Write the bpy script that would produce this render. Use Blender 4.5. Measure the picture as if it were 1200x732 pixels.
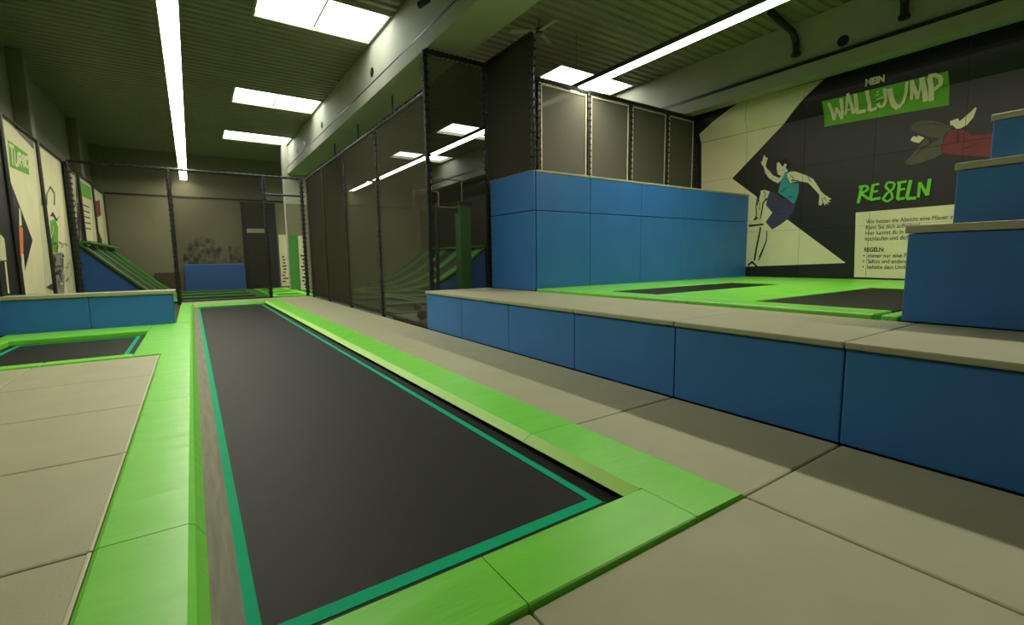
import bpy, bmesh, math, random
from mathutils import Vector, Matrix
random.seed(4)
C = bpy.context.scene.collection
for o in list(bpy.data.objects): bpy.data.objects.remove(o)

# ------------------------------------------------------------------ camera
YAW, PITCH, ROLL = 0.595505, 0.115091, -0.0136314
fwd = Vector((math.sin(YAW)*math.cos(PITCH), math.cos(YAW)*math.cos(PITCH), -math.sin(PITCH)))
rgt = Vector((math.cos(YAW), -math.sin(YAW), 0)); upv = rgt.cross(fwd)
r2 = rgt*math.cos(ROLL) + upv*math.sin(ROLL); u2 = upv*math.cos(ROLL) - rgt*math.sin(ROLL)
cam = bpy.data.objects.new('camera', bpy.data.cameras.new('camera')); C.objects.link(cam)
cam.matrix_world = Matrix(((r2.x, u2.x, -fwd.x, 0), (r2.y, u2.y, -fwd.y, 0), (r2.z, u2.z, -fwd.z, 1.6), (0, 0, 0, 1)))
cam.data.sensor_width = 36; cam.data.lens = 550.1/1200*36; cam.data.clip_start = .05; cam.data.clip_end = 200
bpy.context.scene.camera = cam
# ------------------------------------------------------------------ world, exposure
w = bpy.data.worlds.new('world'); bpy.context.scene.world = w; w.use_nodes = True
w.node_tree.nodes['Background'].inputs[0].default_value = (.75, .85, 1, 1)
w.node_tree.nodes['Background'].inputs[1].default_value = .6
vs = bpy.context.scene.view_settings
vs.view_transform = 'Standard'; vs.look = 'None'; vs.gamma = 1; vs.use_curve_mapping = False; vs.exposure = 0.4
STRIP = 32.0          # light strips
SKYPANE = 5.5         # daylight through the roof windows
LIGHT_TINT = (1.0, .975, .75)

# ------------------------------------------------------------------ materials
def lin(c): return tuple(((v/255)/12.92 if v/255 <= .04045 else ((v/255+.055)/1.055)**2.4) for v in c)
def mat(name, rgb, rough=.6, var=.12, vscale=3, bump=0, bscale=40, stretch=(1,1,1), metal=0, spec=.5, fine=0):
    m = bpy.data.materials.new(name); m.use_nodes = True; nt = m.node_tree; b = nt.nodes['Principled BSDF']
    col = lin(rgb)
    b.inputs['Roughness'].default_value = rough; b.inputs['Metallic'].default_value = metal
    b.inputs['Specular IOR Level'].default_value = spec
    tc = nt.nodes.new('ShaderNodeTexCoord'); mp = nt.nodes.new('ShaderNodeMapping'); mp.inputs['Scale'].default_value = stretch
    nt.links.new(tc.outputs['Object'], mp.inputs[0])
    n = nt.nodes.new('ShaderNodeTexNoise'); n.inputs['Scale'].default_value = vscale; n.inputs['Detail'].default_value = 5
    nt.links.new(mp.outputs[0], n.inputs['Vector'])
    r = nt.nodes.new('ShaderNodeValToRGB')
    r.color_ramp.elements[0].position = .3; r.color_ramp.elements[1].position = .7
    r.color_ramp.elements[0].color = (*[c*(1-var) for c in col], 1); r.color_ramp.elements[1].color = (*[min(1, c*(1+var)) for c in col], 1)
    nt.links.new(n.outputs[0], r.inputs[0]); nt.links.new(r.outputs[0], b.inputs['Base Color'])
    if bump:
        n2 = nt.nodes.new('ShaderNodeTexNoise'); n2.inputs['Scale'].default_value = bscale; n2.inputs['Detail'].default_value = 4
        nt.links.new(mp.outputs[0], n2.inputs['Vector'])
        bp = nt.nodes.new('ShaderNodeBump'); bp.inputs['Strength'].default_value = bump; bp.inputs['Distance'].default_value = .02
        nt.links.new(n2.outputs[0], bp.inputs['Height']); nt.links.new(bp.outputs[0], b.inputs['Normal'])
    return m
def net_mat(name, rgb, opacity):
    m = bpy.data.materials.new(name); m.use_nodes = True; nt = m.node_tree; nt.nodes.clear()
    o = nt.nodes.new('ShaderNodeOutputMaterial'); mx = nt.nodes.new('ShaderNodeMixShader'); t = nt.nodes.new('ShaderNodeBsdfTransparent'); d = nt.nodes.new('ShaderNodeBsdfDiffuse')
    d.inputs[0].default_value = (*lin(rgb), 1); mx.inputs[0].default_value = opacity
    nt.links.new(t.outputs[0], mx.inputs[1]); nt.links.new(d.outputs[0], mx.inputs[2]); nt.links.new(mx.outputs[0], o.inputs[0])
    return m
def emit(name, rgb, s):
    m = bpy.data.materials.new(name); m.use_nodes = True; nt = m.node_tree; nt.nodes.clear()
    o = nt.nodes.new('ShaderNodeOutputMaterial'); e = nt.nodes.new('ShaderNodeEmission'); e.inputs[0].default_value = (*rgb, 1); e.inputs[1].default_value = s
    nt.links.new(e.outputs[0], o.inputs[0]); return m
M = dict(
 grey=mat('grey_vinyl', (164,162,133), .5, .05, 2, .06, 60), greyedge=mat('pale_grey', (190,186,158), .45, .05),
 blue=mat('blue_vinyl', (50,112,186), .48, .06, 1.5, .05, 50), green=mat('green_vinyl', (118,212,62), .36, .06, 2, .9, 1.1, (.8,4,1)),
 greenk=mat('green_vinyl_dark', (46,104,44), .5, .08, 2), greend=mat('green_vinyl_dim', (66,136,54), .5, .08, 2, .2, 6), lime=mat('lime_edge_glint', (158,214,84), .4, .05),
 bed=mat('black_jump_bed', (23,21,17), .6, .18, 5, .12, 300, spec=.25), teal=mat('teal_webbing', (0,168,124), .7, .06, 4, spec=.12),
 cover=mat('spring_cover_fabric', (122,118,102), .7, .2, 3, .2, 20, (8,.6,1)), black=mat('black_padding', (24,23,20), .6, .2, 8),
 dark=mat('black_steel', (30,30,26), .45, .2, 8), rail=mat('grey_steel', (96,94,80), .45, .15, 8), lace=mat('black_cord', (20,20,17), .7, .2), lacel=mat('pale_cord', (205,200,170), .7, .2),
 concrete=mat('painted_concrete', (172,170,148), .75, .06, 1.2, .1, 25), ceil=mat('roof_sheet', (146,143,116), .55, .06, 1),
 wallup=mat('upper_wall', (130,127,104), .8, .08, .6), wallfar=mat('far_wall', (122,118,94), .8, .1, .5), wallblack=mat('black_wall_panel', (20,18,16), .5, .15, 2),
 tarp=mat('black_tarpaulin', (22,20,18), .45, .15, 2, spec=.35), joint=mat('panel_joint', (84,80,66), .8, .1), floor=mat('sub_floor', (60,58,50), .8, .2, 3), zone=mat('trampoline_bed_dim', (34,33,28), .7, .15, 4),
 white=mat('cream_print', (214,208,168), .7, .05, 1.5), pgreen=mat('green_print', (92,158,30), .7, .1, 2), skin=mat('skin_print', (206,203,164), .7, .04),
 hair=mat('black_print', (9,9,8), .7, .1), ptteal=mat('teal_print', (48,140,146), .7, .12, 6), ptteald=mat('dark_teal_print', (30,100,110), .7, .1),
 navy=mat('navy_print', (58,54,88), .7, .12, 6), line=mat('ink_print', (40,38,30), .7, .1), red=mat('dark_red_print', (118,48,52), .7, .12, 5), redd=mat('deep_red_print', (84,32,38), .7, .1),
 pgrey=mat('olive_grey_print', (84,80,64), .7, .12, 5), letter=mat('pale_letter_print', (206,206,160), .7, .08, 4), rule=mat('lime_letter_print', (108,196,30), .7, .1, 4),
 cream=mat('cream_board', (190,188,150), .7, .06), orange=mat('orange_print', (205,110,65), .7, .1), yellow=mat('yellow_print', (190,170,50), .7, .1), mottle=mat('grey_mottled_print', (120,120,105), .7, .75, 4, 0),
 graffiti=mat('grey_graffiti', (100,96,80), .8, .85, 4.5), brown=mat('brown_wood', (70,52,30), .6, .2, 4), door=mat('dark_door', (44,42,34), .5, .15, 2),
 net=net_mat('black_net', (76,74,62), .6), net2=net_mat('black_net_slack', (74,72,60), .7), net3=net_mat('black_net_far', (60,58,48), .88), netclear=net_mat('black_net_open', (72,70,58), .45), netdense=net_mat('dense_black_net', (96,94,86), .96), netside=net_mat('dense_side_net', (70,68,60), .88), netthin=net_mat('thin_cage_net', (48,46,36), .16), netcage=net_mat('fine_cage_net', (48,46,36), .36),
 strip=emit('strip_light', LIGHT_TINT, STRIP), pane=emit('daylit_pane', (.93,1,.96), SKYPANE),
)
# ------------------------------------------------------------------ builders
def link(name, bm, m, parent=None, origin=(0,0,0), smooth=False):
    me = bpy.data.meshes.new(name)
    if origin != (0,0,0): bmesh.ops.translate(bm, verts=bm.verts, vec=-Vector(origin))
    bmesh.ops.recalc_face_normals(bm, faces=bm.faces)
    bm.to_mesh(me); bm.free()
    if smooth:
        for p in me.polygons: p.use_smooth = True
    o = bpy.data.objects.new(name, me); C.objects.link(o)
    me.materials.append(M[m] if isinstance(m, str) else m)
    if parent is None: o.location = origin
    else:
        o.parent = parent
    return o
def add_box(bm, x0, x1, y0, y1, z0, z1, bev=0):
    r = bmesh.ops.create_cube(bm, size=1, matrix=Matrix.Translation(((x0+x1)/2, (y0+y1)/2, (z0+z1)/2)) @ Matrix.Diagonal((abs(x1-x0), abs(y1-y0), abs(z1-z0), 1)))
    if bev:
        es = list({e for v in r['verts'] for e in v.link_edges})
        bmesh.ops.bevel(bm, geom=es, offset=bev, segments=2, affect='EDGES', profile=.5)
def add_prism(bm, prof, a0, a1, axis):
    """profile pairs: axis 'y' -> (x,z) drawn along y, 'x' -> (y,z) drawn along x"""
    f = (lambda p, a: (p[0], a, p[1])) if axis == 'y' else (lambda p, a: (a, p[0], p[1]))
    A = [bm.verts.new(f(p, a0)) for p in prof]; B = [bm.verts.new(f(p, a1)) for p in prof]
    n = len(prof)
    bm.faces.new(A); bm.faces.new(B[::-1])
    for i in range(n): bm.faces.new((A[i], A[(i+1) % n], B[(i+1) % n], B[i]))
def add_tube(bm, pts, r, seg=8):
    for a, b in zip(pts, pts[1:]):
        a, b = Vector(a), Vector(b); d = b-a
        q = Vector((0,0,1)).rotation_difference(d.normalized()).to_matrix().to_4x4()
        bmesh.ops.create_cone(bm, cap_ends=True, segments=seg, radius1=r, radius2=r, depth=d.length, matrix=Matrix.Translation((a+b)/2) @ q)
def thing(name, label, cat, loc=(0,0,0), group=None):
    o = bpy.data.objects.new(name, None); C.objects.link(o); o.location = loc; o.empty_display_size = .2
    o['label'] = label; o['category'] = cat
    if group: o['group'] = group
    return o
def tag(o, label, cat, group=None):
    o['label'] = label; o['category'] = cat
    if group: o['group'] = group
    return o
def box(name, parent, m, *d, bev=0, label=None):
    bm = bmesh.new(); add_box(bm, *d, bev=bev)
    o = link(name, bm, m, parent, tuple(parent.location) if parent else (0,0,0))
    if label: o['label'] = label
    return o
def prism(name, parent, m, prof, a0, a1, axis):
    bm = bmesh.new(); add_prism(bm, prof, a0, a1, axis); return link(name, bm, m, parent, tuple(parent.location) if parent else (0,0,0))
def tube(name, parent, m, pts, r, seg=8):
    bm = bmesh.new(); add_tube(bm, pts, r, seg); return link(name, bm, m, parent, tuple(parent.location) if parent else (0,0,0))
def sbox(name, m, *d, bev=0, parent=None):
    o = box(name, parent, m, *d, bev=bev)
    if parent is None: o['kind'] = 'structure'
    return o
def stuff(o): o['kind'] = 'stuff'; return o

# flat prints on the walls, (y, z) in metres
MURAL = [
('white',[(6.207,6.278),(8.786,4.043),(5.452,1.351),(8.753,1.21),(9.84,2.742),(9.946,5.639),(8.657,6.314)]),
('green',[(6.215,5.684),(3.649,5.653),(3.613,4.93),(6.178,5.04)]),
('skin',[(7.782,4.596),(7.728,4.503),(7.667,4.48),(7.699,4.391),(7.729,4.252),(7.662,4.146),(7.574,4.061),(7.509,3.956),(7.314,3.845),(7.33,3.694),(7.476,3.773),(7.626,3.902),(7.732,4.061),(7.784,4.237),(7.856,4.333),(7.877,4.421),(7.834,4.402),(7.826,4.496)]),
('hair',[(7.419,4.295),(7.362,4.344),(7.224,4.355),(7.133,4.374),(7.037,4.265),(7.007,4.122),(7.047,4.025),(7.104,4.023),(7.199,3.875),(7.268,3.862),(7.366,3.946),(7.35,4.108)]),
('skin',[(7.395,4.291),(7.325,4.296),(7.236,4.148),(7.172,4.237),(7.113,4.197),(7.142,4.11),(7.069,4.006),(7.134,3.958),(7.199,3.875),(7.263,3.755),(7.33,3.706),(7.314,3.845),(7.246,3.893),(7.354,3.949),(7.398,4.116)]),
('skin',[(7.114,3.929),(7.019,3.979),(6.875,3.966),(6.54,3.794),(6.375,3.675),(6.156,3.314),(6.086,3.235),(5.95,3.125),(5.884,3.081),(5.968,3.057),(5.901,3.003),(5.987,3.012),(5.961,2.939),(6.028,2.983),(6.037,2.909),(6.082,3.008),(6.156,2.935),(6.202,2.963),(6.194,3.224),(6.362,3.434),(6.506,3.597),(6.765,3.681),(7.003,3.655)]),
('skin',[(7.863,3.537),(7.731,3.557),(7.518,3.464),(7.614,3.31),(7.657,3.108),(7.765,3.171),(7.753,2.908),(7.823,2.703),(7.765,2.593),(7.815,2.517),(8.145,2.539),(8.122,2.645),(7.961,2.74),(7.939,3.083),(7.96,3.296)]),
('teal',[(7.137,4.01),(7.1,3.953),(7.04,3.666),(6.758,3.617),(6.745,3.375),(6.8,3.152),(6.861,3.043),(7.074,3.228),(7.316,3.421),(7.29,3.606),(7.262,3.743),(7.199,3.875),(7.169,3.963)]),
('navy',[(7.57,3.486),(7.361,3.394),(7.229,3.268),(6.802,3.032),(6.886,2.807),(7.022,2.617),(7.214,2.478),(7.437,2.347),(7.647,2.585),(7.462,2.856),(7.655,3.081),(7.638,3.261)]),
('line',[(8.173,2.541),(7.709,2.547),(7.696,2.504),(8.153,2.469)]),
('line',[(7.811,2.437),(7.768,2.435),(7.843,1.959),(7.916,1.422),(7.966,1.422),(7.897,1.961)]),
('line',[(7.6,2.057),(7.574,2.045),(7.779,1.529),(7.811,1.529)]),
('line',[(8.146,1.313),(8.01,1.422),(7.837,1.26),(7.874,1.222),(8.012,1.341),(8.121,1.258)]),
('line',[(7.998,2.716),(7.936,2.791),(7.9,2.719),(7.957,2.66)]),
('line',[(7.863,3.537),(7.835,3.502),(7.892,3.236),(7.913,3.107),(7.94,3.109),(7.927,3.293)]),
('line',[(7.667,3.316),(7.628,3.286),(7.728,3.167),(7.775,2.804),(7.812,2.808),(7.771,3.171)]),
('line',[(8.143,1.247),(7.833,1.173),(7.848,1.14),(8.141,1.203)]),
('red',[(6.986,3.717),(6.943,3.75),(6.763,3.701),(6.762,3.679),(6.873,3.694)]),
('tealdark',[(7.282,3.44),(7.046,3.563),(7.033,3.538),(7.245,3.412)]),
('tealdark',[(7.097,3.231),(6.942,3.306),(6.849,3.25),(6.938,3.237)]),
('grey',[(4.279,4.581),(4.235,4.672),(4.107,4.712),(3.863,4.644),(3.576,4.479),(3.526,4.41),(3.611,4.333),(3.678,4.212),(3.901,4.278),(4.137,4.429),(4.259,4.536)]),
('grey',[(4.336,3.795),(4.22,3.939),(4.054,4.17),(3.964,4.272),(3.921,4.223),(3.908,4.141),(3.739,4.205),(3.649,4.225),(3.679,3.997),(3.653,3.855),(3.804,3.784),(4.04,3.724),(4.221,3.704),(4.324,3.742)]),
('line',[(4.117,4.625),(3.86,4.594),(3.635,4.464),(3.858,4.564)]),
('line',[(4.182,3.871),(4.032,4.086),(3.755,4.198),(4.013,4.042)]),
('white',[(3.567,4.563),(3.436,4.599),(3.401,4.524),(3.239,4.672),(3.16,4.763),(3.138,4.739),(3.173,4.553),(3.277,4.41),(3.389,4.36),(3.449,4.374),(3.515,4.465),(3.552,4.464)]),
('white',[(4.268,4.295),(4.215,4.375),(4.131,4.337),(4.125,4.376),(3.998,4.289),(4.096,4.189),(4.207,4.242)]),
('red',[(3.568,4.372),(3.329,4.328),(3.159,4.159),(3.032,4.15),(2.72,4.137),(2.678,3.575),(3.083,3.703),(3.408,3.791),(3.655,3.875),(3.671,3.995),(3.646,4.185)]),
('reddark',[(3.4,3.895),(2.966,4.007),(2.94,4.02),(3.24,3.893)]),
('reddark',[(3.433,4.351),(3.403,4.344),(3.369,4.07),(3.427,4.063)]),
('white',[(5.296,2.667),(3.367,2.684),(1.915,2.735),(1.774,0.935),(5.232,0.979)]),
]
STROKES = [
('ink',0.035,[(7.863,3.537),(7.943,3.294),(7.961,3.085),(7.937,2.818),(7.985,2.662)]),
('ink',0.035,[(7.628,3.271),(7.755,3.17),(7.777,2.857),(7.822,2.676)]),
('ink',0.06,[(8.155,2.501),(7.923,2.519),(7.697,2.525)]),
('ink',0.03,[(8.024,2.675),(7.935,2.764),(7.877,2.696)]),
('ink',0.035,[(7.801,2.447),(7.809,2.172),(7.892,1.854),(7.941,1.476)]),
('ink',0.03,[(7.582,2.319),(7.598,2.004),(7.719,1.636),(7.806,1.411)]),
('ink',0.035,[(8.143,1.258),(8.007,1.357),(7.837,1.26),(7.828,1.184)]),
('ink',0.04,[(8.141,1.214),(7.827,1.162)]),
('ink',0.025,[(7.745,3.523),(7.688,3.433),(7.704,3.32)]),
('ink',0.02,[(7.908,3.343),(7.846,3.179),(7.852,2.969)]),
('ink',0.02,[(6.99,3.886),(6.887,3.747),(6.93,3.655)]),
('ink',0.02,[(6.516,3.767),(6.439,3.612)]),
('ink',0.02,[(6.094,2.999),(6.124,3.145)]),
('ink',0.02,[(6.01,3.038),(6.069,3.162)]),
('ink',0.02,[(7.381,3.284),(7.121,3.105),(6.872,3.005)]),
('ink',0.02,[(7.436,2.854),(7.229,2.785),(7.056,2.796)]),
('letter',0.13,[(6.056,5.606),(5.936,5.158)]),
('letter',0.1,[(5.936,5.158),(5.892,5.461)]),
('letter',0.1,[(5.892,5.461),(5.76,5.139)]),
('letter',0.14,[(5.76,5.139),(5.759,5.637)]),
('letter',0.09,[(5.685,5.231),(5.604,5.715)]),
('letter',0.13,[(5.604,5.715),(5.495,5.206)]),
('letter',0.06,[(5.651,5.333),(5.523,5.344)]),
('letter',0.16,[(5.435,5.667),(5.428,5.222),(5.226,5.214)]),
('letter',0.14,[(5.189,5.672),(5.14,5.192),(4.994,5.218)]),
('letter',0.13,[(4.821,5.619),(4.813,5.347),(4.858,5.224),(4.949,5.238),(4.973,5.328)]),
('letter',0.05,[(4.989,5.573),(4.936,5.589)]),
('letter',0.05,[(5.003,5.504),(4.941,5.528)]),
('letter',0.05,[(4.997,5.418),(4.863,5.444)]),
('letter',0.2,[(4.721,5.59),(4.709,5.402),(4.654,5.222),(4.551,5.103)]),
('letter',0.11,[(4.551,5.103),(4.464,5.212),(4.417,5.402),(4.375,5.64)]),
('letter',0.11,[(4.306,5.23),(4.292,5.645)]),
('letter',0.13,[(4.292,5.645),(4.185,5.217)]),
('letter',0.08,[(4.186,5.227),(4.106,5.647)]),
('letter',0.18,[(4.106,5.647),(4.03,5.116)]),
('letter',0.18,[(3.926,5.097),(3.961,5.612)]),
('letter',0.15,[(3.987,5.64),(3.861,5.63),(3.763,5.542),(3.785,5.415),(3.903,5.334)]),
('rule',0.1,[(5.248,2.901),(5.196,3.318)]),
('rule',0.08,[(5.265,3.319),(5.093,3.327),(5.041,3.233),(5.196,3.141),(5.014,2.979)]),
('rule',0.09,[(4.953,3.322),(4.987,2.963),(4.772,2.983)]),
('rule',0.08,[(4.979,3.321),(4.821,3.339)]),
('rule',0.07,[(4.987,3.151),(4.832,3.167)]),
('rule',0.07,[(4.508,3.322),(4.651,3.355),(4.688,3.253),(4.552,3.086),(4.519,2.955),(4.621,2.876),(4.723,2.947),(4.651,3.077),(4.523,3.18),(4.496,3.312)]),
('rule',0.09,[(4.403,3.321),(4.421,2.91),(4.284,2.929)]),
('rule',0.08,[(4.455,3.315),(4.266,3.323)]),
('rule',0.07,[(4.425,3.134),(4.282,3.15)]),
('rule',0.1,[(4.19,3.341),(4.239,2.911),(4.061,2.904)]),
('rule',0.08,[(4.015,2.911),(4.013,3.267)]),
('rule',0.08,[(4.013,3.267),(3.854,2.942)]),
('rule',0.1,[(3.854,2.942),(3.832,3.323)]),
]
POSTERS = [
('white',[(16.134,5.222),(19.79,5.255),(18.97,0.755),(14.444,1.002)]),
('black',[(16.134,5.222),(16.844,5.227),(16.858,5.05),(16.641,4.022),(17.379,3.268),(18.321,2.272),(17.123,1.364),(16.571,0.886),(14.444,1.002)]),
('black',[(17.589,5.191),(19.843,5.252),(19.712,4.977)]),
('cream',[(15.637,2.315),(15.908,2.21),(15.856,1.716),(15.381,1.699)]),
('white',[(15.687,1.685),(15.806,1.686),(15.746,0.951),(15.621,0.943)]),
('orange',[(17.205,2.588),(17.526,2.559),(17.283,1.92),(16.977,1.785)]),
('white',[(17.422,3.077),(17.531,3.022),(17.464,2.621),(17.227,2.59)]),
('white',[(17.11,1.885),(17.268,1.887),(17.205,1.424),(16.858,0.908),(16.697,0.917)]),
('green',[(17.206,4.731),(18.923,4.692),(18.821,4.099),(17.098,4.05)]),
('white',[(20.151,5.231),(23.334,5.164),(21.814,0.6),(19.018,0.752)]),
('grey',[(19.602,2.19),(20.031,2.125),(20.172,1.932),(21.128,1.967),(22.091,2.005),(21.332,0.633),(18.962,0.762)]),
('green',[(20.586,2.961),(21.268,3.071),(21.633,2.846),(21.128,1.967),(20.308,1.974)]),
('line',[(20.529,3.78),(21.227,4.138),(21.766,3.963),(21.648,3.892),(21.177,4.04),(20.627,3.773)]),
('line',[(20.529,3.78),(20.683,3.798),(20.501,3.439),(20.351,3.424)]),
('line',[(21.573,3.902),(21.745,3.922),(21.545,3.541),(21.376,3.525)]),
('line',[(19.871,3.703),(20.042,3.723),(20.014,3.391),(19.773,3.367)]),
('line',[(20.609,3.102),(21.131,3.306),(21.546,3.092),(22.099,3.263),(21.5,3.005),(21.043,3.136)]),
('line',[(19.579,1.54),(21.465,1.569),(21.442,1.527),(19.54,1.463)]),
('line',[(19.276,1.239),(21.21,1.444),(21.35,1.358),(19.229,1.146)]),
('line',[(19.126,0.942),(20.13,1.059),(20.875,0.825),(19.69,0.839)]),
('cream',[(23.636,5.095),(25.676,5.078),(23.994,0.481),(21.945,0.593)]),
('black',[(23.752,5.053),(24.218,4.599),(24.384,3.832),(24.456,2.878),(23.142,2.196),(24.871,1.909),(24.635,1.246),(22.34,1.289)]),
('yellow',[(24.407,4.404),(25.037,4.548),(24.883,4.011),(24.183,3.749)]),
('greenm',[(23.293,3.724),(24.463,3.967),(24.735,3.349),(23.376,3.368)]),
('white',[(26.108,5.091),(29.279,5.128),(27.36,0.297),(24.661,0.444)]),
('green',[(26.086,5.054),(29.251,5.086),(29.079,4.489),(26.044,4.405)]),
('line',[(26.107,4.071),(28.191,4.134),(28.152,4.075),(26.073,4.016)]),
('line',[(26.065,3.827),(28.16,3.893),(28.121,3.834),(26.032,3.773)]),
('line',[(26.023,3.584),(28.13,3.651),(28.091,3.592),(25.99,3.53)]),
('line',[(25.982,3.341),(28.099,3.41),(28.06,3.351),(25.949,3.287)]),
('line',[(25.94,3.098),(28.068,3.168),(28.03,3.109),(25.907,3.044)]),
('white',[(29.748,5.15),(32.57,5.164),(30.256,0.138),(27.36,0.297)]),
('red',[(29.795,4.526),(31.478,4.786),(31.472,4.029),(29.474,3.708)]),
('black',[(29.304,3.46),(30.865,2.816),(30.794,1.976),(29.151,2.549)]),
]
POSTER_LETTERS =  [[(17.199,4.607),(17.628,4.62)],[(17.405,4.611),(17.319,4.129)],[(17.625,4.547),(17.533,4.179),(17.732,4.183),(17.888,4.537)],[(17.833,4.185),(17.936,4.531),(18.202,4.55),(18.143,4.418),(17.919,4.379),(18.111,4.23)],[(18.24,4.282),(18.325,4.542),(18.521,4.547),(18.476,4.445),(18.3,4.415),(18.488,4.401),(18.466,4.304),(18.24,4.282)],[(18.744,4.303),(18.525,4.314),(18.605,4.562),(18.833,4.571)]]

XL, XR, YF, YN, ZC = -3.98, 14.55, 33.7, -6.0, 7.85
# ================================================================== STRUCTURE
sbox('floor', 'floor', XL-.2, XR+.4, YN-.2, YF+.2, -.4, -.1)
SKY = [(1.8, 4.72), (10.5, 13.9)]; SKYY = [(12.4, 14.2), (20.15, 22.0), (26.8, 28.6)]
# corrugated roof sheets, ribs across the hall, openings for the roof windows
bm = bmesh.new()
prof = []; y = YN
while y < YF:
    for dy, dz in ((0, 0), (.13, 0), (.16, .06), (.27, .06)): prof.append((y+dy, ZC+dz))
    y += .30
prof.append((YF+.1, ZC))
xs = [XL, SKY[0][0], SKY[0][1], SKY[1][0], SKY[1][1], XR+.3]
cols = [[bm.verts.new((x, py, pz)) for py, pz in prof] for x in xs]
for i in range(5):
    hole = i in (1, 3)
    for j in range(len(prof)-1):
        ym = (prof[j][0]+prof[j+1][0])/2
        if hole and any(a < ym < b for a, b in SKYY): continue
        bm.faces.new((cols[i][j], cols[i+1][j], cols[i+1][j+1], cols[i][j+1]))
o = link('ceiling', bm, 'ceil'); o['kind'] = 'structure'
n = 0
for (x0, x1) in SKY:
    for (y0, y1) in SKYY:
        n += 1
        bm = bmesh.new(); t = .06; zt = ZC+.14; zb = ZC-.03
        add_box(bm, x0-t, x0, y0-t, y1+t, zb, zt); add_box(bm, x1, x1+t, y0-t, y1+t, zb, zt)
        add_box(bm, x0, x1, y0-t, y0, zb, zt); add_box(bm, x0, x1, y1, y1+t, zb, zt)
        wdw = link(f'window_{n}', bm, 'concrete'); wdw['kind'] = 'structure'; wdw['label'] = 'white roof window curb'
        bm = bmesh.new(); add_box(bm, x0, x1, y0, y1, zt-.03, zt); link('pane', bm, 'pane', wdw)
        bm = bmesh.new(); add_box(bm, (x0+x1)/2-.02, (x0+x1)/2+.02, y0, y1, zt-.05, zt-.03); link('glazing_bar', bm, 'concrete', wdw)
sbox('wall_left', 'wallup', XL-.2, XL, YN, YF, -.1, ZC+.1)
sbox('wall_near', 'wallup', XL-.2, XR+.3, YN-.2, YN, -.1, ZC+.1)
wf = sbox('wall_far', 'wallup', XL-.2, XR+.3, YF, YF+.2, -.1, ZC+.1)
box('lower_panelling', wf, 'wallfar', XL, XR, YF-.03, YF, -.1, 5.35)
box('ledge', wf, 'dark', XL, XR, YF-.08, YF, 5.33, 5.43)
for i, y in enumerate((4.2, 12.1, 20.0, 27.9, 33.2)):
    sbox(f'wall_column_{i+1}', 'wallup', XL, -3.62, y, y+.5, -.1, ZC, bev=.02)
# concrete beams with a wider bottom flange
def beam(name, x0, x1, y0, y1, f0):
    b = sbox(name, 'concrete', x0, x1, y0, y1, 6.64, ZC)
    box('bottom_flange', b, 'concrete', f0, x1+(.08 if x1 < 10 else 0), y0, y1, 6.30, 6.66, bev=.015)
    box('ledge_shadow_strip', b, 'dark', f0-.004, x1, y0+.01, y1-.01, 6.662, 6.69 if x1 < 10 else 6.75)  # dark strip standing in for the shadow line along the flange ledge
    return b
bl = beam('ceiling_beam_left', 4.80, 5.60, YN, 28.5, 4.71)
for y, z, r in ((14.2, 7.05, .13), (20.6, 7.05, .12), (24.2, 7.05, .1), (26.0, 7.05, .1)):
    bm = bmesh.new(); bmesh.ops.create_cone(bm, cap_ends=True, segments=20, radius1=r, radius2=r, depth=.02, matrix=Matrix.Translation((4.795, y, z)) @ Matrix.Rotation(math.pi/2, 4, 'Y')); link('round_socket', bm, 'dark', bl)
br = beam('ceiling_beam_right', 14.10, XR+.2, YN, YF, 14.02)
bm = bmesh.new(); bmesh.ops.create_cone(bm, cap_ends=True, segments=20, radius1=.13, radius2=.13, depth=.02, matrix=Matrix.Translation((14.095, 5.67, 6.96)) @ Matrix.Rotation(math.pi/2, 4, 'Y')); link('round_socket', bm, 'dark', br)
bc = sbox('beam_column', 'concrete', 4.50, 5.60, 28.5, 29.1, -.1, ZC, bev=.02)
box('cladding', bc, 'wallfar', 4.49, 5.61, 28.46, 28.5, 3.02, 4.72); box('cladding', bc, 'wallfar', 4.49, 5.61, 28.46, 28.5, -.1, 3.0)
# ------------------------------------------------------------------ right wall: black panels with a painted mural
wr = sbox('wall_right', 'joint', XR+.02, XR+.3, YN, YF, -.1, ZC)
ROWS = [-.1, .95, 2.31, 4.06, 5.37]
TOPZ = [5.376+.1*k for k in range(13)]
def bulge(z): return .17*math.sin(math.pi*min(1, max(0, (z-5.37)/1.05)))      # tarpaulin stretched over a round duct
COLS = [-5.1+1.68*k for k in range(10)]+[11.6, 33.7]
CELLS = []
for a, b in zip(COLS, COLS[1:]):
    for c, d in zip(ROWS, ROWS[1:]):
        g = .003
        if a < 11: CELLS.append((a+g, b-g, c+g, d-g))
        box('wall_panel', wr, 'wallblack', XR, XR+.03, a+g, b-g, c+g, d-g)
for a, b in zip(COLS, COLS[1:]):
    g = .003
    if a < 11:
        for c, d in zip(TOPZ, TOPZ[1:]): CELLS.append((a+g, b-g, c, d))
    bm = bmesh.new(); add_prism(bm, [(XR-bulge(z), z) for z in TOPZ]+[(XR+.03, TOPZ[-1]), (XR+.03, TOPZ[0])], a+g, b-g, 'y'); link('wall_panel', bm, 'tarp', wr)
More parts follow.
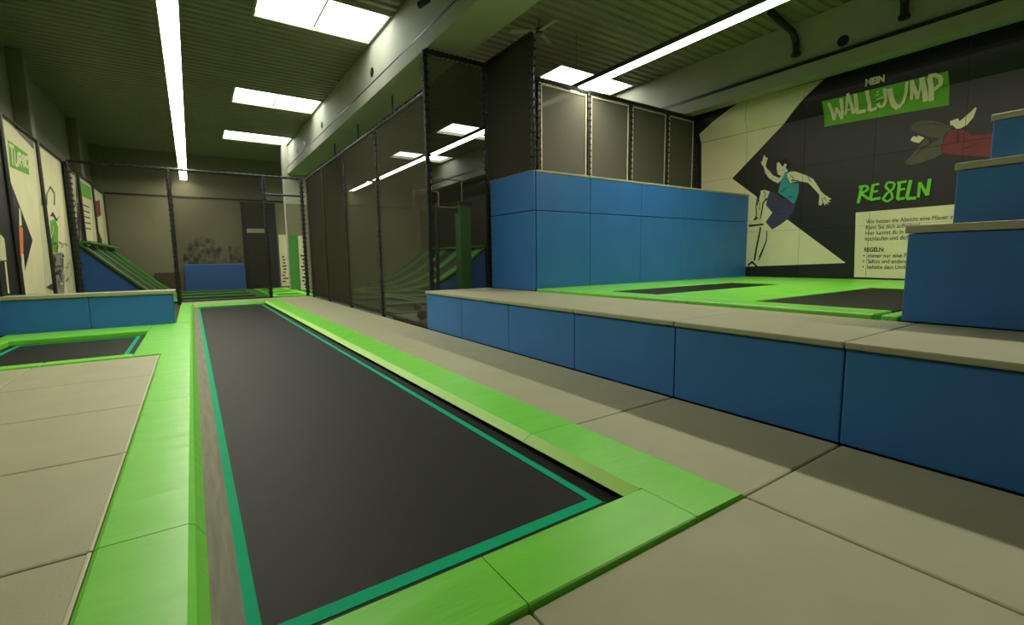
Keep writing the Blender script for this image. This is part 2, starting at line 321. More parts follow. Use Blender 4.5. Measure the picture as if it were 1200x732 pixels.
def clip(poly, a, b, c, d):
    def cut(P, ins, isec):
        out = []
        for i in range(len(P)):
            p, q = P[i-1], P[i]
            if ins(q):
                if not ins(p): out.append(isec(p, q))
                out.append(q)
            elif ins(p): out.append(isec(p, q))
        return out
    def ix(v): return lambda p, q: (v, p[1]+(q[1]-p[1])*(v-p[0])/(q[0]-p[0]))
    def iy(v): return lambda p, q: (p[0]+(q[0]-p[0])*(v-p[1])/(q[1]-p[1]), v)
    P = poly
    for ins, f in ((lambda p: p[0] >= a, ix(a)), (lambda p: p[0] <= b, ix(b)), (lambda p: p[1] >= c, iy(c)), (lambda p: p[1] <= d, iy(d))):
        if not P: return P
        P = cut(P, ins, f)
    return P
def area(P): return sum(P[i-1][0]*P[i][1]-P[i][0]*P[i-1][1] for i in range(len(P)))/2
def flat(polys, X):
    bm = bmesh.new()
    for P in polys:
        if len(P) < 3 or abs(area(P)) < 1e-5: continue
        try: bm.faces.new([bm.verts.new((X-(bulge(p[1]) if X > 0 else 0), p[0], p[1])) for p in P])
        except ValueError: pass
    return bm
def orient(o, s):
    for p in o.data.polygons:
        if p.normal.x*s < 0: p.flip()
KEY = {'white': 'white', 'green': 'pgreen', 'skin': 'skin', 'hair': 'hair', 'teal': 'ptteal', 'tealdark': 'ptteald', 'navy': 'navy', 'line': 'line', 'red': 'red', 'reddark': 'redd', 'grey': 'pgrey'}
PN = {'white': 'painted_field', 'green': 'painted_banner', 'skin': 'painted_skin', 'hair': 'painted_hair', 'teal': 'painted_top', 'tealdark': 'painted_fold', 'navy': 'painted_shorts', 'line': 'painted_line', 'red': 'painted_shirt', 'reddark': 'painted_fold', 'grey': 'painted_trousers'}
for i, (k, P) in enumerate(MURAL):
    pcs = [clip(P, *c) for c in CELLS]
    link(PN[k], flat(pcs, XR-.001-.0003*i), KEY[k], wr)
def ribbon(bm, pts, wd, X, s=-1):
    for i in range(1, len(pts)-1):          # a sharp corner starts a new brush stroke
        u = Vector((pts[i][0]-pts[i-1][0], pts[i][1]-pts[i-1][1])); v = Vector((pts[i+1][0]-pts[i][0], pts[i+1][1]-pts[i][1]))
        if u.angle(v) > 1.0: ribbon(bm, pts[:i+1], wd, X); ribbon(bm, pts[i:], wd, X-.00012); return
    seq = [pts[0]]
    for a, b in zip(pts, pts[1:]):
        k = max(1, int(math.dist(a, b)/.09)); seq += [(a[0]+(b[0]-a[0])*(i+1)/k, a[1]+(b[1]-a[1])*(i+1)/k) for i in range(k)]
    L, Rr = [], []
    for i, p in enumerate(seq):
        q0, q1 = seq[max(0, i-1)], seq[min(len(seq)-1, i+1)]
        d = Vector((q1[0]-q0[0], q1[1]-q0[1])); n = Vector((-d.y, d.x)).normalized()*wd/2
        for S, sg in ((L, 1), (Rr, -1)):
            z = p[1]+sg*n.y; S.append(bm.verts.new((X-(bulge(z) if X > 0 else 0), p[0]+sg*n.x, z)))
    for i in range(len(seq)-1): bm.faces.new((L[i], L[i+1], Rr[i+1], Rr[i]))
for key, nm in (('letter', 'banner_lettering'), ('rule', 'rules_heading_lettering'), ('ink', 'painted_line')):
    bm = bmesh.new()
    for j, (k, wd, P) in enumerate(STROKES):
        if k == key: ribbon(bm, P, wd*{'letter': .55, 'rule': .72, 'ink': .8}[k], XR-.0155-.0003*j)
    link(nm, bm, 'line' if key == 'ink' else key, wr)
def text(body, size, m, name, parent, origin, rightv, bold=0, sx=1, skew=0):
    cu = bpy.data.curves.new(name, 'FONT'); cu.body = body; cu.size = size; cu.offset = bold; cu.shear = skew
    ob = bpy.data.objects.new(name, cu); C.objects.link(ob)
    me = bpy.data.meshes.new_from_object(ob.evaluated_get(bpy.context.evaluated_depsgraph_get()))
    bpy.data.objects.remove(ob)
    o = bpy.data.objects.new(name, me); C.objects.link(o); me.materials.clear(); me.materials.append(M[m])
    R = Vector(rightv); U = Vector((0,0,1)); N = R.cross(U)
    po = Vector(parent.location)
    for v in me.vertices:
        p = Vector(origin)+R*(v.co.x*sx)+U*v.co.y; v.co = p-po
    o.parent = parent
    return o
TX = XR-.017
for s, y, z, bold, sx in (("Wir hatten die Absicht eine Mauer zu", 5.05, 2.36, 0, 1.0), ("Kann Sie dich aufhalten?", 5.05, 2.215, 0, 1.0), ("Hier kannst du in Parkour-Manier", 5.05, 2.07, 0, 1.0), ("hochlaufen und dich abstoßen.", 5.05, 1.925, 0, 1.0),
                    ("REGELN:", 5.05, 1.645, .006, 1.0), ("•  immer nur eine Person", 5.06, 1.49, 0, 1.0), ("•  Saltos und andere Tricks", 5.06, 1.345, 0, 1.0), ("•  behalte dein Umfeld im Blick", 5.06, 1.20, 0, 1.0)):
    text(s, .15, 'line', 'rules_text', wr, (TX, y, z), (0,-1,0), bold*.5, sx*.76)
text("MEIN", .22, 'letter', 'banner_lettering', wr, (XR-.19, 5.22, 5.775), (0,-1,0), .012, .8)

# ------------------------------------------------------------------ lights
def light_strip(x, runs, label, z=6.3):
    t = thing('light_strip', label, 'light', (x, runs[0][0], z))
    for a, b in runs:
        bm = bmesh.new()
        for d in ((x-.17, x-.16, z, z+.10), (x+.16, x+.17, z, z+.10), (x-.17, x+.17, z+.08, z+.12)): add_box(bm, d[0], d[1], a, b, d[2], d[3])
        link('housing', bm, 'rail', t, tuple(t.location))
        box('diffuser', t, 'strip', x-.157, x+.157, a+.003, b-.003, z+.006, z+.078)
        y = a+1
        while y < b:
            tube('hanger', t, 'rail', [(x, y, z+.13), (x, y, ZC+.02)], .008, 5); y += 5
light_strip(0.0, [(4.5, 33.3)], 'long glowing light strip hanging over the black runway trampoline')
light_strip(9.42, [(-5.5, 28.3), (29.3, 33.3)], 'long glowing light strip over the wall jump area, seen through the net')

# ================================================================== FLOOR MATS
def fmat(x0, x1, y0, y1, label, grp=None):
    g = .004
    o = box('floor_mat', None, 'grey', x0+g, x1-g, y0+g, y1-g, -.1, 0, bev=.018)
    tag(o, label, 'mat', grp or 'grey floor mats'); return o
ROWY = [-1.6, .03, 1.7, 3.37, 5.04, 6.70, 8.42, 10.20]
LAB = {2: 'grey floor mat in the bottom left corner of the hall floor', 3: 'grey floor mat left of the runway, second row from the bottom left corner', 4: 'grey floor mat left of the runway, third row from the bottom left corner',
       5: 'grey floor mat left of the runway, fourth row, one short of the small trampoline', 6: 'grey floor mat left of the runway touching the small trampoline rim'}
for k in range(2, 7):
    o = fmat(-2.19, -.575, ROWY[k], ROWY[k+1], LAB[k])
    box('edge_strip', o, 'greyedge', -.605, -.578, ROWY[k]+.006, ROWY[k+1]-.006, -.02, .004, bev=.008)  # paler strip along the mat edge facing the runway
fmat(-3.62, -2.19, 8.42, 10.20, 'grey floor mat sliver at left picture edge by the small trampoline corner')
fmat(2.94, 4.42, -1.6, 1.60, 'grey floor mat at the bottom right below the nearest blue panel')
fmat(2.94, 4.42, 1.60, 3.29, 'grey floor mat between front runway corner and blue bench')
fmat(2.94, 4.42, 3.29, 23.15, 'long grey floor mat running beside the runway to the far net')
fmat(1.16, 2.94, -1.6, 1.60, 'large grey floor mat in front of the runway corner')
fmat(-.57, 1.16, -1.6, 1.60, 'grey floor mat in front of the runway at the bottom edge')
fmat(-.45, 2.94, 21.80, 23.15, 'grey floor mat across the far end of the runway')

# ================================================================== RUNWAY TRAMPOLINE
t = thing('runway_trampoline', 'long black runway trampoline framed by bright green pads', 'trampoline', (1.1, 2, -.1))
box('jump_bed', t, 'bed', -.05, 2.40, 2.02, 21.4, -.1, -.088)
box('spring_cover', t, 'cover', -.05, .085, 2.1, 21.35, -.088, -.083, label='grey brown spring cover strip')
box('spring_strip', t, 'black', 2.26, 2.40, 2.1, 21.35, -.088, -.083, label='black spring strip')
for d in ((.085, .145, 2.2, 21.0), (2.17, 2.23, 2.2, 21.0), (.145, 2.17, 2.20, 2.29), (.145, 2.17, 20.9, 21.0)):
    box('border_line', t, 'teal', *d, -.088, -.0835, label='teal border line')
LP = lambda x0: [(x0, -.1), (x0, .008), (x0+.02, .018), (-.135, .02), (-.10, .004), (-.05, -.083)]
for a, b, x0 in ((-1.6, 3.35, -.57), (3.35, 6.68, -.57), (6.68, 10.2, -.57), (10.2, 13.9, -.96), (13.9, 15.17, -.96), (15.21, 18.4, -.45), (18.4, 21.79, -.45)):
    prism('frame_pad', t, 'green', LP(x0), a+.004, b-.004, 'y')
RP = [(2.94, -.1), (2.94, .008), (2.92, .018), (2.415, .022), (2.415, .0), (2.32, -.04), (2.32, -.083)]
RPa = [(2.94, -.1), (2.94, .008), (2.92, .018), (2.42, .024), (2.33, -.03), (2.33, -.083)]
ys = [2.042, 3.29, 4.9, 6.57, 8.24, 9.9, 11.6, 13.25, 14.9, 16.6, 18.3, 20.0, 21.3]
RPa = [(2.94, -.1), (2.94, .008), (2.92, .018), (2.42, .024), (2.33, -.03), (2.42, -.09)]
for a, b in zip(ys, ys[1:]):
    bm = bmesh.new(); add_prism(bm, RPa, a+.003, b-.003, 'y')
    if a < 3: add_prism(bm, [(2.94, -.1), (2.94, .008), (2.92, .018), (2.436, .0245), (2.436, -.1)], 1.61, 2.05, 'y')
    p = link('frame_pad', bm, 'green', t, tuple(t.location))
    bm = bmesh.new(); add_prism(bm, [(2.405, .0165), (2.42, .0262), (2.325, -.027), (2.33, -.035)], a+.003, b-.003, 'y')
    link('edge_strip', bm, 'lime', p, tuple(t.location))  # glint on the sloped inner pad edge, painted as a lime strip
FP = [(1.61, -.1), (1.608, .018), (1.616, .026), (2.03, .026), (2.075, -.03), (2.075, -.083)]
for a, b in ((-.04, 1.16), (1.16, 2.43)): prism('frame_pad', t, 'green', FP, a+.003, b-.003, 'x')
prism('frame_pad', t, 'green', [(21.79, -.1), (21.79, .018), (21.38, .022), (21.34, -.083)], -.04, 2.94, 'x')

# ------------------------------------------------------------------ small trampoline on the left
t = thing('square_trampoline', 'small black trampoline in green pads below the low left bench', 'trampoline', (-2.1, 12.2, -.1))
box('jump_bed', t, 'bed', -3.30, -.97, 10.45, 14.0, -.1, -.088)
for d in ((-1.17, -1.10, 10.6, 13.9), (-3.16, -3.09, 10.6, 13.9), (-3.09, -1.17, 13.75, 13.82)): box('border_line', t, 'teal', *d, -.088, -.083, label='teal border line')
box('frame_pad', t, 'green', -3.60, -2.1, 10.21, 10.50, -.1, .022, bev=.02); box('frame_pad', t, 'green', -2.095, -.965, 10.21, 10.50, -.1, .022, bev=.02)
box('frame_pad', t, 'green', -3.60, -.965, 13.93, 15.17, -.1, .022, bev=.02); box('frame_pad', t, 'green', -3.60, -3.28, 10.505, 13.925, -.1, .02, bev=.02)

# ================================================================== BENCHES AND BLOCKS
def panel_yz(t, x, y0, y1, z0, z1, nm='front_panel', m='blue'):     # a blue pad facing the runway
    g = .004; box(nm, t, m, x, x+.06, y0+g, y1-g, z0+.002, z1-.002, bev=.012)
def panel_xz(t, y, x0, x1, z0, z1, nm='side_panel', m='blue'):
    g = .004; box(nm, t, m, x0+g, x1-g, y, y+.06, z0+.002, z1-.002, bev=.012)
t = thing('padded_bench', 'long low blue padded bench with grey top slabs right of the runway', 'bench', (5.3, 5, 0))
by = [-3.4, -1.73, -.06, 1.62, 3.28, 4.96, 6.65, 8.36, 10.05]
for a, b in zip(by, by[1:]): panel_yz(t, 4.43, a, b, 0, .815)
panel_xz(t, 9.985, 4.50, 6.14, 0, .815, 'end_panel')
box('core', t, 'black', 4.50, 6.14, -3.4, 9.98, -.1, .81)
sbox('floor_raised', 'floor', 6.16, XR, -3.4, 9.98, -.1, .80)
for a, b in ((-3.4, 1.62), (1.62, 3.28), (3.28, 4.96), (4.96, 10.05)): box('top_slab', t, 'grey', 4.40, 6.145, a+.004, b-.004, .82, .88, bev=.014)
t = thing('padded_block', 'tall blue padded jump block with grey top edge by the mural', 'block', (10, 9, .88))
box('core', t, 'black', 6.22, 14.5, 8.27, 9.9, .80, 3.4)
panel_yz(t, 6.15, 8.2, 9.95, .88, 2.61, 'side_panel'); panel_yz(t, 6.15, 8.2, 9.95, 2.62, 3.46, 'side_panel')
vx = [6.22, 7.81, 9.57, 11.25, 12.95, 14.54]
for a, b in zip(vx, vx[1:]): panel_xz(t, 8.2, a, b, .88, 2.61, 'front_panel'); panel_xz(t, 8.2, a, b, 2.62, 3.42, 'front_panel')
box('top_slab', t, 'grey', 6.22, 7.8, 8.19, 9.95, 3.42, 3.47, bev=.01); box('top_slab', t, 'grey', 7.81, 11.2, 8.19, 9.95, 3.42, 3.47, bev=.01); box('top_slab', t, 'grey', 11.21, 14.54, 8.19, 9.95, 3.42, 3.47, bev=.01)
# three steps at the right
for i, (x0, z0, z1, lab) in enumerate(((6.15, .88, 1.88, 'lowest blue padded step block standing on the bench at the right edge'), (7.62, .88, 2.65, 'middle blue padded step block behind the lowest step'), (9.0, .88, 3.42, 'highest blue padded step block at right edge before the mural'))):
    x1 = (7.61, 8.99, 10.6)[i]
    t = thing('step_block', lab, 'block', (x0+.7, 0, z0), 'blue padded step blocks')
    panel_yz(t, x0+.02, -2.4, 1.77, z0+.002, z1-.085)
    panel_xz(t, 1.71, x0+.085, x1, z0+.002, z1-.085)
    box('core', t, 'black', x0+.09, x1-.01, -2.4, 1.70, z0+.002, z1-.09)
    box('top_slab', t, 'grey', x0, x1, -2.42, 1.79, z1-.08, z1, bev=.012)
t = thing('low_padded_bench', 'low blue padded bench with pale top edge at far left', 'bench', (-2, 16, 0))
for a, b in ((-3.97, -2.14), (-2.14, -.47)): panel_xz(t, 15.2, a, b, 0, .80, 'front_panel')
panel_yz(t, -.53, 15.27, 15.70, 0, .80, 'end_panel'); box('core', t, 'black', -3.97, -.54, 15.28, 15.70, -.1, .79)
for a, b in ((-3.97, -2.14), (-2.14, -.40)): box('top_slab', t, 'grey', a, b, 15.16, 15.74, .80, .89, bev=.015)

# ------------------------------------------------------------------ wall jump trampolines (raised)
t = thing('wall_jump_trampoline', 'narrow raised trampoline in green pads below the tall blue block', 'trampoline', (9, 6, .8), 'wall jump trampolines')
box('jump_bed', t, 'bed', 6.77, 11.11, 5.41, 6.59, .805, .918)
P = lambda *d: box('frame_pad', t, 'green', *d, bev=.02)
P(6.20, 6.76, 5.415, 8.19, .805, .93); P(6.77, 9.4, 6.60, 8.19, .805, .93); P(9.405, 14.5, 6.60, 8.19, .805, .93)
P(6.77, 8.7, 4.16, 5.40, .805, .93); P(8.705, 14.5, 4.16, 5.40, .805, .93); P(11.12, 14.5, 5.41, 6.59, .805, .93)
t = thing('wall_jump_trampoline', 'wider raised trampoline in green pads beside the blue steps', 'trampoline', (9, 3, .8), 'wall jump trampolines')
box('jump_bed', t, 'bed', 6.77, 11.11, 2.03, 3.68, .805, .918)
P(6.20, 6.76, 4.40, 5.405, .805, .93); P(6.20, 6.76, 2.02, 4.395, .805, .93); P(6.77, 8.7, 3.69, 4.15, .805, .93); P(8.705, 11.11, 3.69, 4.15, .805, .93)
P(11.12, 14.5, 1.8, 4.15, .805, .93); P(6.20, 8.9, 1.80, 1.955, .805, .93)

# ================================================================== NETS
def lacing(t, pts, r, m='lace', step=.16, nm='lacing'):
    """cord loops wound round a post or rail, one joined part"""
    bm = bmesh.new()
    for a, b in zip(pts, pts[1:]):
        a, b = Vector(a), Vector(b); d = b-a; k = int(d.length/step)
        for i in range(k):
            c = a+d*((i+.5)/k); ax = max(range(3), key=lambda q: abs(d[q])); h = [r, r, r]; h[ax] = .022
            j = random.uniform(-.012, .012) if ax == 2 else 0
            add_box(bm, c.x-h[0]+j, c.x+h[0]+j, c.y-h[1]+j, c.y+h[1]+j, c.z-h[2], c.z+h[2])
    return stuff(link(nm, bm, m, t, tuple(t.location)))
def netpiece(t, m, x0, x1, y0, y1, z0, z1): return box('net', t, m, x0, x1, y0, y1, z0, z1)
# side fence along the floor mat
t = thing('safety_net_fence', 'tall black net fence along the grey floor mat, left of the bench end', 'net', (4.62, 16.5, 0))
FY = [10.12, 13.6, 17.0, 20.2, 23.2]
for i, y in enumerate(FY):
    if i: tube('post', t, 'dark', [(4.62, y, -.1), (4.62, y, 5.3)], .055); lacing(t, [(4.62, y, .1), (4.62, y, 5.25)], .066)
for k, (a, b) in enumerate(zip(FY, FY[1:])): netpiece(t, ('net', 'net2', 'net3', 'net3')[k], 4.60, 4.603, a+.06, b-.06, .0, 5.26)
tube('top_rail', t, 'dark', [(4.62, 10.2, 5.3), (4.62, 23.2, 5.3)], .05); lacing(t, [(4.62, 10.2, 5.33), (4.62, 23.2, 5.33)], .045, step=.3)
tube('bottom_rail', t, 'dark', [(4.62, 10.2, .02), (4.62, 23.2, .02)], .03)
for y in (13.6, 17.0, 20.2): tube('bracket', t, 'dark', [(4.64, y, 5.28), (5.15, y, 5.75), (5.15, y, 6.29)], .025, 6)
# net behind bench end and block
t = thing('high_net_wall', 'high black net wall behind the tall blue block', 'net', (9, 10.1, 0))
YB = 10.15; PX = [4.62, 6.2, 7.77, 9.56, 11.27, 13.0, 14.45]
for i, x in enumerate(PX):
    tube('post', t, 'dark', [(x, YB, -.1), (x, YB, 6.2)], .055); lacing(t, [(x, YB-.01, .1), (x, YB-.01, 6.15)], .062)
tube('top_rail', t, 'dark', [(4.62, YB, 6.19), (14.45, YB, 6.19)], .06); lacing(t, [(4.62, YB, 6.19), (14.45, YB, 6.19)], .051, step=.12)
for i, (a, b) in enumerate(zip(PX, PX[1:])):
    nn = netpiece(t, 'netclear' if i == 0 else 'netdense', a+.05, b-.05, YB, YB+.003, .05, 6.12)
    if i > 1:
        bm = bmesh.new(); h = .032
        for d in ((a+.09, b-.09, 6.06, 6.09), (a+.09, a+.09+h, 3.3, 6.06), (b-.09-h, b-.09, 3.3, 6.06)): add_box(bm, d[0], d[1], YB-.03, YB-.015, d[2], d[3])
        link('hem', bm, 'lacel', nn, tuple(t.location))
# short net above the left face of the block
t = thing('side_net', 'short black net panel above the left face of the tall block', 'net', (6.15, 9.1, 3.5))
for y in (8.24,): tube('post', t, 'dark', [(6.17, y, 3.47), (6.17, y, 6.2)], .045); lacing(t, [(6.17, y, 3.5), (6.17, y, 6.15)], .06)
tube('top_rail', t, 'dark', [(6.17, 8.24, 6.19), (6.17, 10.05, 6.19)], .05); lacing(t, [(6.17, 8.24, 6.19), (6.17, 10.05, 6.19)], .044, step=.12)
netpiece(t, 'netside', 6.16, 6.163, 8.28, 10.03, 3.475, 6.15)
# cage across the far end
t = thing('cage_net', 'black net cage front across the far end of the runway', 'net', (.5, 23.25, 0))
CX = [-3.42, -.5, 2.83, 4.36]
for x in CX: tube('post', t, 'dark', [(x, 23.25, -.1), (x, 23.25, 5.25)], .07); lacing(t, [(x, 23.25, .1), (x, 23.25, 5.2)], .088, step=.2)
for a, b in zip(CX, CX[1:]): tube('top_rail', t, 'dark', [(a, 23.25, 5.27), (b, 23.25, 5.27)], .05)
tube('cross_rail', t, 'dark', [(2.83, 23.25, 4.5), (4.36, 23.25, 4.5)], .045)
lacing(t, [(-3.42, 23.25, 5.27), (4.36, 23.25, 5.27)], .06, step=.25)
for k, (a, b) in enumerate(zip(CX[:2], CX[1:3])): netpiece(t, ('netthin', 'netcage')[k], a+.07, b-.07, 23.25, 23.253, 0, 5.23)

# ================================================================== LEFT POSTERS
PY = [15.2, 16.62, 20.0, 23.4, 26.2, 29.6, 33.1]; XP = -3.58
PL = ['black poster board with small cream panel, cut by the left picture edge', 'white poster board with green sign and black arrow near the left edge', 'white poster board with house sketch and green rectangle beside the ramp', 'dark and cream poster board behind the cage post', 'white poster board with green heading above the ramp', 'narrow red and white poster board farthest along the left wall']
KEY.update({'black': 'wallblack', 'cream': 'cream', 'orange': 'orange', 'yellow': 'yellow', 'greenm': 'greend', 'grey': 'mottle'})
BNAME = {'line': 'printed_line', 'grey': 'printed_sketch'}
for k, (a, b) in enumerate(zip(PY, PY[1:])):
    t = thing('poster_board', PL[k], 'poster', (XP-.03, (a+b)/2, -.1 if k else .892), 'poster boards on the left wall')
    box('board', t, 'cream' if k not in (0, 3) else 'wallblack', XP-.035, XP-.004, a+.05, b-.05, -.1 if k else .892, 5.2)
    for i, (key, P) in enumerate(POSTERS):
        if (a if k else 0) < sum(p[0] for p in P)/len(P) < b:
            Q = clip(P, a+.06, b-.06, 0, 5.19)
            bm = flat([Q], XP-.002+.0006*i)
            if len(bm.faces): link(BNAME.get(key, 'printed_shape'), bm, KEY[key] if key != 'white' else 'white', t, tuple(t.location))
            else: bm.free()
    if k in (2, 3):         # loose ink sketch
        rnd = random.Random(7+k)
        for key, nn in (('line', 26), ('white', 18)):
            bm = bmesh.new()
            for j in range(nn):
                y, z = rnd.uniform(a+.3, b-.9), rnd.uniform(.95, 2.5 if k == 2 else 4.4); ang = rnd.uniform(-.3, 1.3)
                L = rnd.uniform(.25, .7); ribbon(bm, [(y, z), (y+L*math.cos(ang)*.7, z+L*math.sin(ang)*.5), (y+L*math.cos(ang), z+L*math.sin(ang))], rnd.uniform(.02, .06), XP+.014+.0008*j+(.0004 if key == 'white' else 0))
            link('printed_sketch', bm, key, t, tuple(t.location))
    if k == 1:
        bm = bmesh.new()
        for j, P in enumerate(POSTER_LETTERS): ribbon(bm, P, .1, XP+.012+.001*j)
        link('sign_lettering', bm, 'letter', t, tuple(t.location))
t = thing('poster_rack', 'black steel posts and rail holding the posters on the left wall', 'frame', (XP, 20, 0))
for y in PY[1:]: tube('post', t, 'dark', [(XP+.03, y, -.1), (XP+.03, y, 5.26)], .05)
tube('top_rail', t, 'dark', [(XP+.03, 15.2, 5.27), (XP+.03, 33.1, 5.27)], .035)

# ================================================================== RAMPS
def ramp(label, prof, ys, loc, wd):
    t = thing('trampoline_ramp', label, 'ramp', loc, 'trampoline ramps at the far end')
    def sheet(nm, m, y0, y1, lift, th):
        bm = bmesh.new(); up = [(x, z+lift) for x, z in prof]; dn = [(x, z+lift-th) for x, z in prof][::-1]
        add_prism(bm, up+dn, y0, y1, 'y'); return link(nm, bm, m, t, tuple(t.location))
    for a, b in zip(ys, ys[1:]): sheet('jump_bed', 'zone', a, b, -.05, .03)
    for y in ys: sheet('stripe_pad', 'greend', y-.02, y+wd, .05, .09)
    y0 = ys[0]
    bm = bmesh.new(); lo = [(prof[0][0], -.1), (prof[-1][0], -.1)]
    add_prism(bm, [(x, z-.16) for x, z in prof if z > .2]+[(prof[-1][0] if prof[-1][1] > .2 else [p for p in prof if p[1] > .2][-1][0], -.1), (prof[0][0], -.1)], y0, y0+.05, 'y')
    link('side_panel', bm, 'blue', t, tuple(t.location))
    bm = bmesh.new(); add_prism(bm, [(x, z-.04) for x, z in prof]+[(x, z-.17) for x, z in prof][::-1], y0-.03, y0+.0, 'y'); link('edge_trim', bm, 'black', t, tuple(t.location))
    x, z = prof[0]; s = 1 if prof[-1][0] > x else -1
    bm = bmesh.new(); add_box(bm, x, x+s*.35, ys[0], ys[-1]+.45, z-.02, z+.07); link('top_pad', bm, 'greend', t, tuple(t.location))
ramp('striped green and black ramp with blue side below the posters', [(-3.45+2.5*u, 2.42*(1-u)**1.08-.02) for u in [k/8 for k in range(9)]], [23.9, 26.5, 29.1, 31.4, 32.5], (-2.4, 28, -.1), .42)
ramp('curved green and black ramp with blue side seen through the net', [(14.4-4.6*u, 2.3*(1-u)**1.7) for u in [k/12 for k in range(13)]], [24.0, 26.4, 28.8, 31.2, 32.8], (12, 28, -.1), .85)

# ------------------------------------------------------------------ trampolines behind the nets
def tramp(x0, x1, y0, y1, label, grp):
    t = thing('ground_trampoline', label, 'trampoline', ((x0+x1)/2, (y0+y1)/2, -.1), grp)
    box('jump_bed', t, 'zone', x0+.3, x1-.3, y0+.3, y1-.3, -.1, -.08)
    for d in ((x0, x1, y0, y0+.35), (x0, x1, y1-.35, y1), (x0, x0+.35, y0+.36, y1-.36), (x1-.35, x1, y0+.36, y1-.36)): box('frame_pad', t, 'green' if x0 > 2.8 and x1 < 4.9 else 'greend', *d, -.1, .02, bev=.02)  # duller green behind the nets puts their dimming into the pad colour
G1, G2 = 'ground trampolines behind the cage net', 'ground trampolines behind the net fence'
cl = ['nearest left', 'second left', 'farthest left']
for i, (a, b) in enumerate(((23.9, 26.4), (26.41, 28.9), (28.91, 31.5))):
    tramp(-.9, 2.75, a, b, ['black ground trampoline just behind the cage net, in line with runway', 'second black ground trampoline behind the cage net', 'third black ground trampoline behind the cage net, before the blue mat'][i], G1)
    tramp(2.9, 4.75, a, b, ['bright green edged ground trampoline just inside the cage opening', 'second green edged ground trampoline inside the cage opening', 'third green edged ground trampoline inside the cage opening'][i], G1)
names = ['nearest the bench end', 'in the second row', 'in the third row', 'in the fourth row', 'in the last row']
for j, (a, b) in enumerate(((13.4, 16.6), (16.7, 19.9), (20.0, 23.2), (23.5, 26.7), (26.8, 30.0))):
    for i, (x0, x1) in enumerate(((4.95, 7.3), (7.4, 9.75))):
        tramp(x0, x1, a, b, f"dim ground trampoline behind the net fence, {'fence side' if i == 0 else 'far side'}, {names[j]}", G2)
bm = bmesh.new(); add_box(bm, 4.75, 12, 10.4, 13.3, -.1, 0, bev=.02); tag(link('floor_mat', bm, 'grey'), 'grey floor mat behind the net fence by the bench end', 'mat', 'grey floor mats')
for x, y, r, l in ((4.95, 11.55, .14, 'black ball on the floor behind the net by the bench end'), (6.1, 14.6, .13, 'black ball on the trampoline edge behind the net fence')):
    bm = bmesh.new(); bmesh.ops.create_icosphere(bm, subdivisions=3, radius=r)
    bmesh.ops.scale(bm, vec=(1, 1, .96), verts=bm.verts)
    o = link('ball', bm, 'black', None, (0,0,0), True); o.location = (x, y, (0 if y < 13 else .0)+r*.96+(.005 if y < 13 else -.08)); tag(o, l, 'ball', 'black balls')
# basketball style frame and green pillar seen through the net
t = thing('padded_pillar', 'green padded pillar standing behind the net beside the blue block', 'pillar', (12.45, 22.8, -.1))
box('padding', t, 'greenk', 12.0, 12.65, 22.5, 23.1, -.1, 4.45, bev=.03); box('cap', t, 'black', 11.95, 12.7, 22.45, 23.15, 4.45, 4.6)
t = thing('net_gantry', 'black steel gantry with rectangular frames behind the net', 'frame', (11, 22.8, 0))
tube('post', t, 'dark', [(10.75, 22.8, -.1), (10.75, 22.8, 4.5)], .1)
box('crossbar', t, 'dark', 9.4, 12.0, 22.75, 22.87, 4.05, 4.27)
for (x0, x1, z0, z1, y) in ((10.5, 12.3, 4.3, 5.75, 22.8), (9.9, 11.3, 4.3, 5.2, 23.6)):
    bm = bmesh.new(); add_tube(bm, [(x0, y, z0), (x0, y, z1)], .04, 6); add_tube(bm, [(x1, y, z0), (x1, y, z1)], .04, 6); add_tube(bm, [(x0, y, z1), (x1, y, z1)], .04, 6); add_tube(bm, [(x0, y, z0), (x1, y, z0)], .04, 6)
    link('hoop_frame', bm, 'rail', t, tuple(t.location))

# ================================================================== FAR WALL ITEMS
o = box('crash_mat', None, 'blue', -.38, 2.7, 33.0, 33.4, -.1, 1.5, bev=.05); tag(o, 'blue crash mat standing against the far wall behind the cage', 'mat')
t = thing('double_door', 'dark double door with a white sign above it at the far wall', 'door', (3.8, 33.6, -.1))
box('frame', t, 'black', 2.75, 2.98, 33.5, 33.67, -.1, 5.25); box('frame', t, 'black', 4.2, 4.65, 33.5, 33.67, -.1, 5.25); box('leaf', t, 'door', 2.98, 4.2, 33.56, 33.67, -.1, 3.3); box('upper_panel', t, 'door', 2.98, 4.2, 33.56, 33.67, 3.31, 5.25)
box('sign_plate', t, 'greyedge', 3.0, 4.15, 33.5, 33.555, 3.38, 3.64, label='white sign plate'); box('handle', t, 'rail', 4.05, 4.1, 33.5, 33.555, 1.1, 2.6)
bm = bmesh.new(); pts = [(.7+1.1*math.cos(a)*1.0, 1.45+1.65*math.sin(a)) for a in [math.pi*k/20 for k in range(21)]]
add_prism(bm, pts, 33.66, 33.668, 'y'); tag(link('wall_graffiti', bm, 'graffiti'), 'round grey graffiti painting on the far wall above the blue mat', 'graffiti')
o = box('wall_picture', None, 'graffiti', 1.95, 2.6, 33.62, 33.668, 1.3, 2.55); tag(o, 'small square grey picture on the far wall beside the door', 'picture')
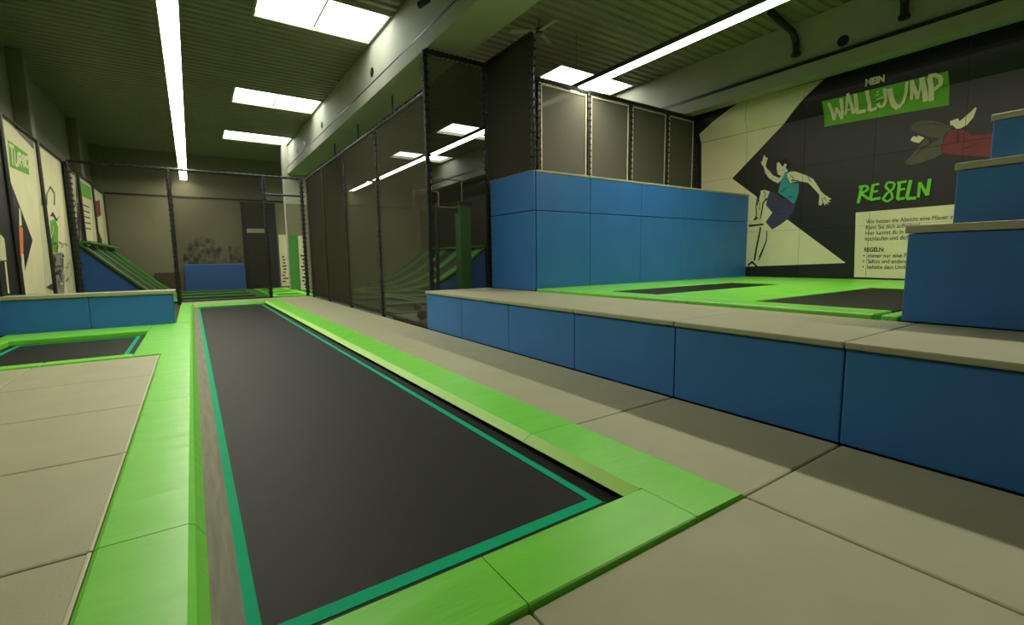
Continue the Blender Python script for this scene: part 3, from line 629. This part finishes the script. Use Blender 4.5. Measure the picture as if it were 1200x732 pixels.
for x0, x1, y, h, l in ((4.75, 5.45, 33.63, 3.3, 'cream poster with black sketch on far wall beside the dark door'), (4.99, 5.32, 28.42, 2.98, 'narrow cream poster with black sketch on the concrete column')):
    t = thing('sketch_poster', l, 'poster', ((x0+x1)/2, y, 0), 'sketch posters at the far end'); box('board', t, 'white', x0, x1, y, y+.038, 0, h)
    bm = bmesh.new()
    for k in range(9):
        z = .25+.2*k; xx = x0+.06+random.random()*.12; add_box(bm, xx, min(x1-.02, xx+.12+random.random()*.2), y-.008, y, z, z+.09)
    link('print', bm, 'line', t, tuple(t.location))
o = box('green_column_pad', None, 'greend', 4.52, 4.95, 28.38, 28.458, -.1, 3.0, bev=.02); tag(o, 'narrow green pad strapped to the concrete column at far end', 'pad')
o = box('wooden_box', None, 'brown', -1.75, -.6, 33.1, 33.6, -.1, 1.05, bev=.02); tag(o, 'brown wooden box against far wall left of the blue mat', 'box')

# ================================================================== CEILING FIXTURES
t = thing('ceiling_fan', 'three bladed fan hanging from the roof sheets above the nets', 'fan', (8.1, 10.5, ZC))
hx, hy, hz = 8.1, 10.5, 7.56
tube('rod', t, 'rail', [(hx, hy, hz), (hx, hy, ZC+.02)], .015); tube('hub', t, 'rail', [(hx, hy, hz-.06), (hx, hy, hz+.08)], .09, 12)
for k in range(3):
    a = .5+k*2.094; bm = bmesh.new(); add_box(bm, .08, .75, -.07, .07, -.008, .008); bmesh.ops.rotate(bm, verts=bm.verts, cent=(0,0,0), matrix=Matrix.Rotation(.2, 3, 'X')); bmesh.ops.rotate(bm, verts=bm.verts, cent=(0,0,0), matrix=Matrix.Rotation(a, 3, 'Z')); bmesh.ops.translate(bm, verts=bm.verts, vec=(hx, hy, hz)); link('blade', bm, 'concrete', t, tuple(t.location))
for y, l in ((6.75, 'dark drain pipe from the roof to the right beam, farther one'), (4.4, 'dark drain pipe from the roof to the right beam, nearer one')):
    t = thing('drain_pipe', l, 'pipe', (14.0, y, 7.2), 'roof drain pipes')
    tube('pipe', t, 'dark', [(12.6, y, 7.7), (13.75, y, 7.5), (13.95, y, 7.3), (13.98, y, 7.0)], .085, 10); tube('collar', t, 'dark', [(13.98, y, 7.02), (13.98, y, 6.94)], .115, 10)
t = thing('beam_spotlight', 'small dark spotlight clamped to the left concrete beam', 'light', (4.7, 9.6, 7.05))
tube('arm', t, 'dark', [(4.795, 9.2, 6.95), (4.62, 9.45, 7.0), (4.55, 9.75, 7.08)], .02, 6); tube('lamp_head', t, 'dark', [(4.55, 9.7, 7.04), (4.45, 9.95, 7.0)], .07, 10)
